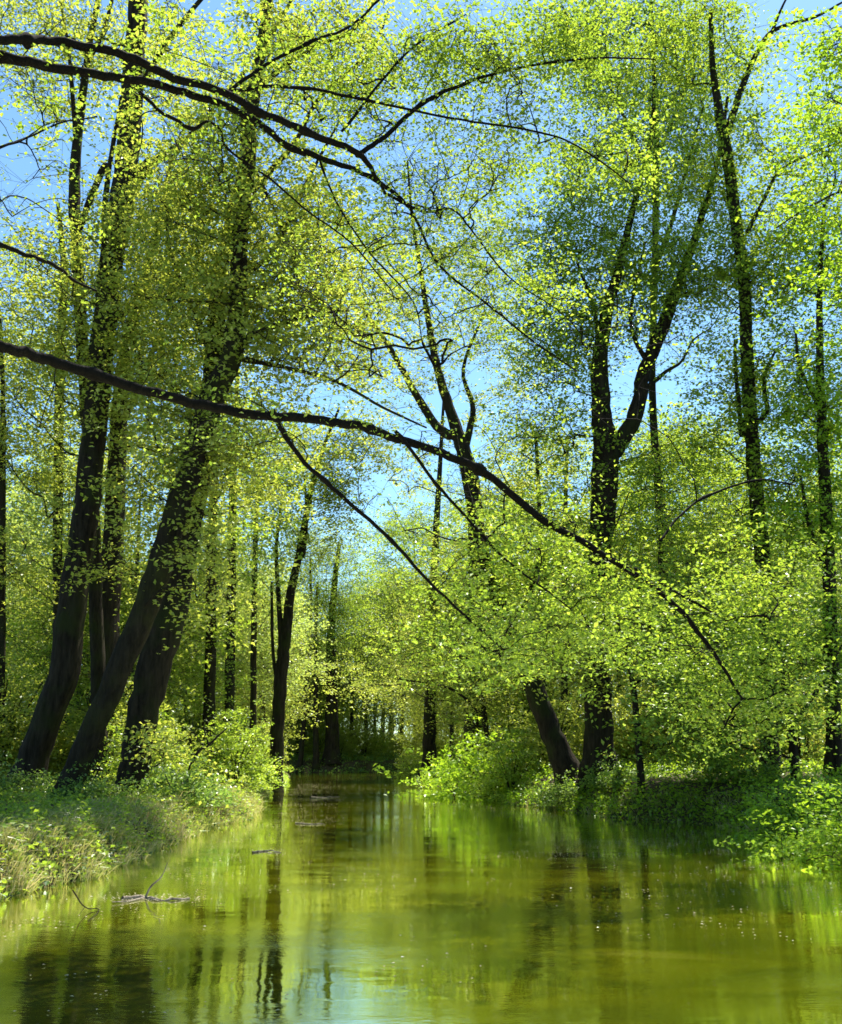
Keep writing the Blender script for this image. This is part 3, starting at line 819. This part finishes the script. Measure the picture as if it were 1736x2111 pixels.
# ------------------------------------------------------------------ background wood: a few kinds, copied
def wood_tree(name, cat, seed, h, cr, low, leaf, size, nsub, lean=0.0):
    rng = np.random.RandomState(seed)
    root = empty(name, (0, 0, 0))
    root['category'] = cat
    tp = catmull([(0, 0, -.5), (0.02, 0, .4), (lean * .2 + rng.normal() * .1, rng.normal() * .1, h * .3), (lean * .5 + rng.normal() * .25, rng.normal() * .2, h * .6), (lean + rng.normal() * .4, rng.normal() * .3, h * .97)], 5)
    r0 = h * 0.0135
    tr = np.interp(np.linspace(0, 1, len(tp)), [0, 0.25, 0.6, 1], [r0 * 1.4, r0, r0 * .65, r0 * .12])
    v, q = tubes(tp, tr, 9, 0.04, rng)
    quads_mesh('trunk', [(v, q, M['bark_far'], True)], root)
    sk = Skeleton(); sk.add_line(tp[4:], tr[4:])
    n = nsub
    zz = rng.uniform(low, 1.0, n) ** 0.85 * h
    f = (zz / h - low * .6) / (1 - low * .6)
    rr = cr * np.sin(np.clip(f, 0.05, 1) * pi * 0.93) ** 0.6 * rng.uniform(0.15, 1, n) ** 0.6
    az = rng.uniform(0, 2 * pi, n)
    tg = np.stack([rr * np.cos(az) + lean * f, rr * np.sin(az), zz + rng.normal(size=n) * .4], 1)
    bp, br, ends = grow(sk, tg, rng, 0.009)
    v1, q1 = tubes(bp, br, 4)
    (v2, q2), (v3, q3) = sprays(ends, rng, 5, 1.6, 0.42, 24, size * 1.75, 1.0)
    quads_mesh('crown', [(v3, q3, M[leaf], False), (v1, q1, M['bark_far'], True), (v2, q2, M['bark_far'], False)], root)
    return root


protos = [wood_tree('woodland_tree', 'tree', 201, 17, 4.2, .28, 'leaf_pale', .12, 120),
          wood_tree('woodland_tree', 'tree', 202, 20, 4.6, .35, 'leaf_fresh', .12, 140, 1.0),
          wood_tree('woodland_tree', 'tree', 203, 14, 3.6, .15, 'leaf_yellow', .11, 120, -.8),
          wood_tree('woodland_tree', 'tree', 204, 19, 3.4, .45, 'leaf_green', .12, 90, .4),
          wood_tree('woodland_tree', 'tree', 205, 9, 3.2, .08, 'leaf_fresh', .10, 120)]
used = [False] * len(protos)


def place(kind, x, y, rz, s, label, group, sz=None):
    loc = (x, y, gz(x, y) - 0.05)
    sc = (s, s, sz or s)
    if not used[kind]:
        used[kind] = True
        o = protos[kind]
        o.location = loc; o.rotation_euler = (0, 0, rz); o.scale = sc
        o['label'] = label; o['group'] = group
        return o
    return copy_tree(protos[kind], loc, rz, sc, label, group)


rngW = np.random.RandomState(5)
ORD = ['leftmost', 'second', 'third', 'fourth', 'fifth', 'sixth', 'seventh', 'eighth', 'ninth', 'tenth', 'eleventh', 'twelfth', 'thirteenth',
       'fourteenth', 'fifteenth', 'sixteenth', 'seventeenth', 'eighteenth', 'nineteenth', 'twentieth']
ORD += ['twenty ' + o for o in ['first'] + ORD[1:9]] + ['thirtieth'] + ['thirty ' + o for o in ['first'] + ORD[1:9]] + ['fortieth'] + ['forty ' + o for o in ['first'] + ORD[1:9]]


def nth(i, txt): return (ORD[0] + ' ' + txt) if i == 0 else (ORD[i] + ' from left, ' + txt)


zones = [
    # n, u range, D range, kinds, label, group
    (11, (-60, 430), (36, 60), (0, 2, 3, 4), 'slim tree in the open wood behind the left bank', 'trees in the open wood behind the left bank', 0.8),
    (12, (-60, 560), (60, 110), (0, 1, 3), 'distant tree deep behind the left bank', 'distant trees behind the left bank', 1.0),
    (14, (430, 640), (58, 105), (0, 2, 4), 'leafy tree along the left side of the canal bend', 'trees along the left side of the bend', 0.95),
    (16, (590, 900), (104, 135), (1, 0, 2, 4), 'pale tree closing the view beyond the canal bend', 'trees beyond the canal bend', 1.2),
    (10, (840, 1080), (62, 100), (2, 0, 4), 'sunlit tree crowding the right side of the canal bend', 'trees along the right side of the bend', 1.0),
    (15, (1060, 1800), (42, 62), (1, 2, 4, 0), 'bright tree in the wood behind the right bank', 'trees in the wood behind the right bank', 0.85),
    (20, (1000, 1850), (62, 110), (1, 0, 3), 'distant tree deep behind the right bank', 'distant trees behind the right bank', 1.0),
]
for n, (u0, u1), (d0, d1), kinds, label, group, sc in zones:
    cnt = 0
    for i in range(n):
        u = u0 + (i + rngW.uniform(.1, .9)) / n * (u1 - u0)
        for _ in range(8):
            D = rngW.uniform(d0, d1)
            x = (u - 868) / F * D * 1.02
            dd, _r = wdist(np.array(x), np.array(D))
            if dd > 2.5:
                break
        if dd < 1.5:
            continue
        s = sc * rngW.uniform(.8, 1.12)
        place(kinds[rngW.randint(len(kinds))], float(x), float(D), rngW.uniform(0, 6.28), s, nth(cnt, label), group, s * rngW.uniform(.9, 1.1))
        cnt += 1


def far_wood():
    rng = np.random.RandomState(9)
    n = 1500
    x = rng.uniform(-120, 110, n); y = rng.uniform(135, 190, n)
    topz = 15 + 5 * vnoise(x, y, .12, 21)
    c = np.stack([x, y, 1 + rng.uniform(0, 1, n) ** .9 * topz], 1)
    ix = np.repeat(np.arange(n), 90)
    p = c[ix] + rng.normal(size=(len(ix), 3)) * np.array([1.8, 1.8, 1.3])
    p = p[p[:, 2] > .6]
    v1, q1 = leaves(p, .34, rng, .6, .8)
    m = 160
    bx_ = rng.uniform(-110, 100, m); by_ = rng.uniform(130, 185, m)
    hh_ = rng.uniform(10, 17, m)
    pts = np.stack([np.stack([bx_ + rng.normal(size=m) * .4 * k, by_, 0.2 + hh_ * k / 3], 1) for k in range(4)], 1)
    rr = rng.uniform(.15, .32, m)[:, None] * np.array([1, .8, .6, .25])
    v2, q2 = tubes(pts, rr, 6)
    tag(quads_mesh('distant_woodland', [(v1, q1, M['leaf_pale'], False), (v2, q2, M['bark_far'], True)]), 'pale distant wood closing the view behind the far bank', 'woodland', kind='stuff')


far_wood()


# ------------------------------------------------------------------ shrubs on the banks
def shrub_proto(name, seed, h, r, leaf, size, nsub, nl=26, stems=6, category='shrub'):
    rng = np.random.RandomState(seed)
    root = empty(name, (0, 0, 0)); root['category'] = category
    sk = Skeleton(); parts = []
    for k in range(stems):
        a = rng.uniform(0, 6.28); e = r * rng.uniform(.3, .7)
        p = catmull([(0.1 * cos(a), .1 * sin(a), -.15), (e * .3 * cos(a), e * .3 * sin(a), h * .35), (e * cos(a), e * sin(a), h * .8)], 4)
        rr = np.linspace(.03, .008, len(p)) * h / 2
        parts.append(tubes(p, rr, 5)); sk.add_line(p[2:], rr[2:])
    off = 0; VV = []; QQ = []
    for v, q in parts:
        VV.append(v); QQ.append(q + off); off += len(v)
    quads_mesh('stems', [(np.concatenate(VV), np.concatenate(QQ), M['bark'], True)], root)
    d = norm(rng.normal(size=(nsub, 3))); d[:, 2] = np.abs(d[:, 2])
    tg = d * rng.uniform(.25, 1, (nsub, 1)) ** .5 * np.array([r, r, h]) * (1 + .15 * rng.normal(size=(nsub, 1)))
    tg[:, 2] = np.maximum(tg[:, 2], .12)
    bp, br, ends = grow(sk, tg, rng, 0.004)
    v1, q1 = tubes(bp, br, 4)
    (v2, q2), (v3, q3) = sprays(ends, rng, 6, .5, .17, int(nl * 0.75), size * 1.8, .28)
    v3[:, 2] = np.maximum(v3[:, 2], 0.02)
    quads_mesh('foliage', [(v3, q3, M[leaf], False), (v1, q1, M['bark'], True), (v2, q2, M['bark'], False)], root)
    return root


sh = [shrub_proto('bank_shrub', 301, 1.5, 1.4, 'leaf_lime', .055, 60),
      shrub_proto('bank_shrub', 302, 2.4, 1.7, 'leaf_fresh', .06, 80),
      shrub_proto('bank_shrub', 303, 1.0, 1.1, 'leaf_green', .055, 44),
      shrub_proto('bank_shrub', 304, 3.6, 2.1, 'leaf_yellow', .065, 110, stems=8)]
sused = [False] * 4


def shrub(kind, x, y, s, label, group=None, sz=None, z=None):
    rz = rngW.uniform(0, 6.28)
    loc = (x, y, (gz(x, y) if z is None else z) - .03)
    sc = (s, s, sz or s)
    if not sused[kind]:
        sused[kind] = True; o = sh[kind]
        o.location = loc; o.rotation_euler = (0, 0, rz); o.scale = sc
    else:
        o = copy_tree(sh[kind], loc, rz, sc)
    o['label'] = label
    if group: o['group'] = group
    elif 'group' in o: del o['group']
    return o


def at(u, D): return (u - 868) / F * D * 1.02


for kind, u, D, s, label in [
    (0, 1000, 40, 1.9, 'rounded lime green shrub hanging over the water where the right bank bulges'),
    (0, 955, 52, 1.4, 'bright lime shrub on the right bank next to the canal bend'),
    (1, 1045, 37, .9, 'upright bright shrub just left of the trunk that leans to the water'),
    (2, 1150, 31.5, .8, 'low blue green shrub at the foot of the leaning right bank trunk'),
    (2, 1250, 29.5, .7, 'low leafy shrub in front of the broad forked trunk'),
    (0, 1700, 16.5, .9, 'low bright shrub overhanging the water at the right edge'),
    (0, 1600, 21, .8, 'low lime shrub left of the one at the right edge'),
    (2, 1480, 27, .9, 'small dark green shrub midway along the right bank edge'),
    (1, 500, 33, .9, 'leafy bank shrub above the dark hollow on the left shore'),
    (0, 525, 41, .9, 'yellow green shrub on the point where the left bank meets the far water'),
    (0, 560, 50, .7, 'small shrub at the foot of the slim forked canal tree'),
    (2, 215, 22.5, .7, 'small leafy shrub in front of the foot of the front leaning trunk'),
    (2, 70, 24, .8, 'small leafy shrub at the foot of the thick dark trunk by the left edge'),
    (2, 400, 24.5, 1.0, 'low leafy shrub on the left bank under the broken stick'),
    (1, 330, 27, .8, 'dark green shrub at the foot of the thick furrowed trunk'),
    (3, 40, 30, .8, 'tall loose shrub at the left edge behind the tree feet'),
    (3, 300, 36, .9, 'tall loose shrub seen between the leaning trunks'),
    (3, 420, 40, .9, 'tall loose shrub right of the leaning pair'),
    (1, 850, 74, .7, 'pale low shrub at the tip of the right bank by the bend'),
    (3, 1420, 37, .9, 'tall bright shrub behind the shaded strip of the right bank'),
    (3, 1620, 34, .9, 'tall bright shrub under the tall straight right hand trunk'),
]:
    shrub(kind, at(u, D), D, s, label)
for n, (u0, u1), (d0, d1), kinds, label, group in [
    (26, (-40, 560), (30, 60), (1, 3, 1, 2), 'green undergrowth shrub behind the left bank', 'undergrowth shrubs behind the left bank'),
    (14, (520, 640), (55, 95), (1, 3, 0), 'shrub lining the left side of the far water', 'shrubs lining the far left shore'),
    (16, (590, 860), (98, 125), (1, 3), 'shrub on the shaded far bank at the canal bend', 'shrubs on the far bank'),
    (14, (840, 1010), (55, 95), (1, 0, 3), 'lime shrub lining the right side of the far water', 'shrubs lining the far right shore'),
    (44, (1040, 1800), (36, 60), (3, 1, 0, 3), 'bright undergrowth shrub behind the right bank', 'undergrowth shrubs behind the right bank')]:
    cnt = 0
    for i in range(n):
        u = u0 + (i + rngW.uniform(.1, .9)) / n * (u1 - u0)
        dd = -1
        for _ in range(8):
            D = rngW.uniform(d0, d1); x = at(u, D)
            dd, _r = wdist(np.array(x), np.array(D))
            if dd > 2.6: break
        if dd < 2.0: continue
        shrub(kinds[rngW.randint(len(kinds))], float(x), float(D), rngW.uniform(.7, 1.15), nth(cnt, label), group)
        cnt += 1


# ------------------------------------------------------------------ ground cover (nobody could count it)
def cover(name, label, side, n, dmin, dmax, y0, y1, leaf, size, hmax, seed, tilt=.5, blades=False, cat='ground cover', power=1.6):
    rng = np.random.RandomState(seed)
    y = y0 + (y1 - y0) * rng.uniform(0, 1, n * 2) ** power
    d = dmin + (dmax - dmin) * rng.uniform(0, 1, n * 2) ** 1.3
    x = xL(y) - d if side < 0 else xR(y) + d
    clump = vnoise(x, y, 2.2, seed) + .6 * vnoise(x, y, 5.0, seed + 1)
    keep = rng.uniform(-.9, .9, len(x)) < clump + .35
    x, y, d, clump = x[keep][:n], y[keep][:n], d[keep][:n], clump[keep][:n]
    z = height(x, y)
    keep = z > -.12
    x, y, z, clump = x[keep], y[keep], z[keep], clump[keep]
    hh = hmax * np.clip(.45 + .6 * clump, .12, 1.2)
    if blades:
        n = len(x)
        base = np.stack([x, y, np.maximum(z, -.02)], 1)
        lean = rng.normal(size=(n, 3)) * .35; lean[:, 2] = 1
        if side: lean[:, 0] += -side * .25
        L = hh * rng.uniform(.5, 1.2, n)
        mid = base + lean * (L * .6)[:, None]
        out = rng.normal(size=(n, 3)) * .5; out[:, 0] += -side * .4; out[:, 2] = .25 - rng.uniform(0, .5, n)
        tip = mid + out * (L * .5)[:, None]
        s = norm(np.cross(lean, rng.normal(size=(n, 3)))) * size
        V1 = np.stack([base - s * .5, base + s * .5, mid + s * .5, mid - s * .5], 1)
        V2 = np.stack([mid - s * .5, mid + s * .5, tip + s * .08, tip - s * .08], 1)
        V = np.concatenate([V1, V2], 1).reshape(-1, 3)
        Q = np.arange(len(V)).reshape(-1, 4)
    else:
        c = np.stack([x, y, np.maximum(z, -.02) + hh * rng.uniform(0, 1, len(x)) ** .8], 1)
        V, Q = leaves(c, size, rng, tilt, .75)
    o = quads_mesh(name, [(V, Q, M[leaf], False)])
    tag(o, label, cat, kind='stuff')
    return o


cover('bank_grass', 'straw coloured and green grass hanging over the left bank edge', -1, 42000, .12, 2.4, 9, 42, 'dry_grass', .011, .42, 401, blades=True, cat='grass')
cover('bank_herbs', 'low leafy herbs carpeting the left bank', -1, 90000, .18, 14, 9, 70, 'leaf_fresh', .08, .5, 402)
cover('bank_grass', 'yellow green grass tufts along the right bank edge', 1, 26000, -.1, 1.6, 12, 50, 'dry_grass', .011, .32, 403, blades=True, cat='grass')
cover('bank_herbs', 'bright leafy herbs covering the right bank', 1, 110000, -.1, 16, 11, 75, 'leaf_lime', .08, .55, 404)
cover('bank_herbs', 'lush leafy fringe hanging over the right water edge', 1, 46000, -.35, 1.6, 11, 60, 'leaf_lime', .085, .6, 407)
cover('ivy_carpet', 'dark ivy trailing down the right bank to the water', 1, 9000, -.2, 1.2, 11, 60, 'ivy', .08, .18, 405, cat='ivy')
cover('ivy_carpet', 'dark ivy trailing down the left bank to the water', -1, 9000, -.2, 1.2, 9, 60, 'ivy', .08, .18, 406, cat='ivy')


def far_cover():
    rng = np.random.RandomState(31)
    x = rng.uniform(-24, 8, 16000); y = rng.uniform(YF - 1, YF + 16, 16000)
    d, _ = wdist(x, y)
    k = d > -.1
    x, y = x[k], y[k]
    z = height(x, y)
    hh = .7 * np.clip(.6 + vnoise(x, y, 1.2, 33), .1, 1.2)
    c = np.stack([x, y, np.maximum(z, 0) + hh * rng.uniform(0, 1, len(x))], 1)
    V, Q = leaves(c, .2, rng, .5, .75)
    tag(quads_mesh('far_bank_herbs', [(V, Q, M['leaf_green'], False)]), 'dark green low growth over the far bank at the canal bend', 'ground cover', kind='stuff')


far_cover()


# ------------------------------------------------------------------ floating and fallen wood
def stick(name, label, pts, r0, mat='dead_wood', forks=(), seed=1, cat='branch'):
    rng = np.random.RandomState(seed)
    w_ = catmull(pts, 5)
    w_ = w_ + rng.normal(size=w_.shape) * r0 * .25
    rr = np.linspace(r0, r0 * .35, len(w_))
    v, q = tubes(w_, rr, 7, .06, rng)
    VV, QQ, off = [v], [q], len(v)
    for f in forks:
        v, q = tubes(catmull(f, 4), np.linspace(r0 * .5, r0 * .15, (len(f) - 1) * 4 + 1), 5)
        VV.append(v); QQ.append(q + off); off += len(v)
    base = w_[0]
    o = quads_mesh(name, [(np.concatenate(VV), np.concatenate(QQ), M[mat], True)], None, base)
    o.location = tuple(base)
    return tag(o, label, cat)


def litter():
    rng = np.random.RandomState(61)
    P2 = []
    def along(side, n, dmax, y0, y1):
        y = y0 + (y1 - y0) * rng.uniform(0, 1, n)
        d = np.abs(rng.normal(size=n)) * dmax
        x = xL(y) + d + .3 if side < 0 else xR(y) - d - .3
        k = vnoise(x * .5, y, 1.1, 62) > rng.uniform(-.3, 1.0, n)
        P2.append(np.stack([x, y], 1)[k])
    along(-1, 5000, .9, 10, 60); along(1, 8000, 1.0, 11, 60)
    n = 16000
    y = 7 + 70 * rng.uniform(0, 1, n) ** 1.5; x = rng.uniform(-9, 9, n)
    k = (vnoise(x * .6, y, .8, 63) > rng.uniform(0, 1.3, n)) & (wdist(x, y)[0] < -.2)
    P2.append(np.stack([x, y], 1)[k])
    for (u, v, w_, h_, n) in [(690, 1645, 50, 5, 260), (650, 1625, 70, 6, 300), (560, 1755, 30, 3, 60), (640, 1698, 30, 3, 60), (320, 1852, 60, 5, 200), (1280, 1738, 130, 6, 500), (1180, 1762, 90, 5, 200), (1020, 1680, 60, 5, 160), (1560, 1840, 160, 8, 120)]:
        for _ in range(n):
            g = G(u + rng.normal() * w_, v + rng.normal() * h_)
            if float(wdist(np.array(g[0]), np.array(g[1]))[0]) < -.1:
                P2.append(g[None, :2])
    p = np.concatenate(P2)
    c = np.concatenate([p, np.full((len(p), 1), .012)], 1)
    V, Q = leaves(c, .027, rng, .06, .7)
    tag(quads_mesh('floating_litter', [(V, Q, M['litter'], False)]), 'pale flecks of fallen blossom and leaf scales drifting on the water', 'leaf litter', kind='stuff')


M['litter'] = leaf_mat('drifting_flecks', [(0.30, 0.24, 0.12), (0.36, 0.32, 0.14), (0.45, 0.40, 0.2), (0.6, 0.55, 0.38)], trans=0.1)
litter()


def g3(u, v, z=0.01): return G(u, v, z)


a = g3(250, 1853); b = g3(300, 1850); c = g3(330, 1855); d = g3(392, 1852)
stick('floating_branch', 'pale broken branch floating near the left bank with a dark twig standing up', [a, b, c, d], .03, 'dead_wood',
      [[b, g3(310, 1850) + [0, 0, .12], g3(330, 1850) + [0, 0, .22], g3(338, 1850) + [.02, 0, .38]], [b, b + [-.1, -.3, .0], b + [-.25, -.45, .01]]], 3)
stick('floating_branch', 'thin dark stick shaped as a twig reflection in the water left of the pale floating branch', [g3(150, 1835, .25), g3(175, 1870, .05), g3(205, 1875), g3(180, 1900)], .008, 'bark', [[g3(175, 1870, .05), g3(160, 1890, .04)]], 4)  # dark twig reflection modelled as a thin stick at the waterline
stick('floating_branch', 'pale log lying in the water in the middle of the far canal', [g3(640, 1646), g3(680, 1644), g3(700, 1643, .06)], .05, 'dead_wood', [], 5)
stick('floating_branch', 'thin pale stick floating off the left bank point', [g3(610, 1697), g3(640, 1699), g3(668, 1698)], .02, 'dead_wood', [], 6)
stick('floating_branch', 'pale stick adrift halfway up the left side of the canal', [g3(520, 1757), g3(550, 1754), g3(580, 1757)], .018, 'dead_wood', [], 7)
p0 = P(372, 1600, 25); p1 = P(400, 1565, 25); p2 = P(430, 1535, 25); p3 = P(467, 1502, 25)
p0[2] = max(gz(p0[0], p0[1]) - .1, 0)
stick('broken_stick', 'broken dark branch slanting up from the left bank over the shrubs', [p0, p1, p2, p3], .05, 'bark', [[p2, P(420, 1500, 25), P(425, 1480, 25)]], 8)
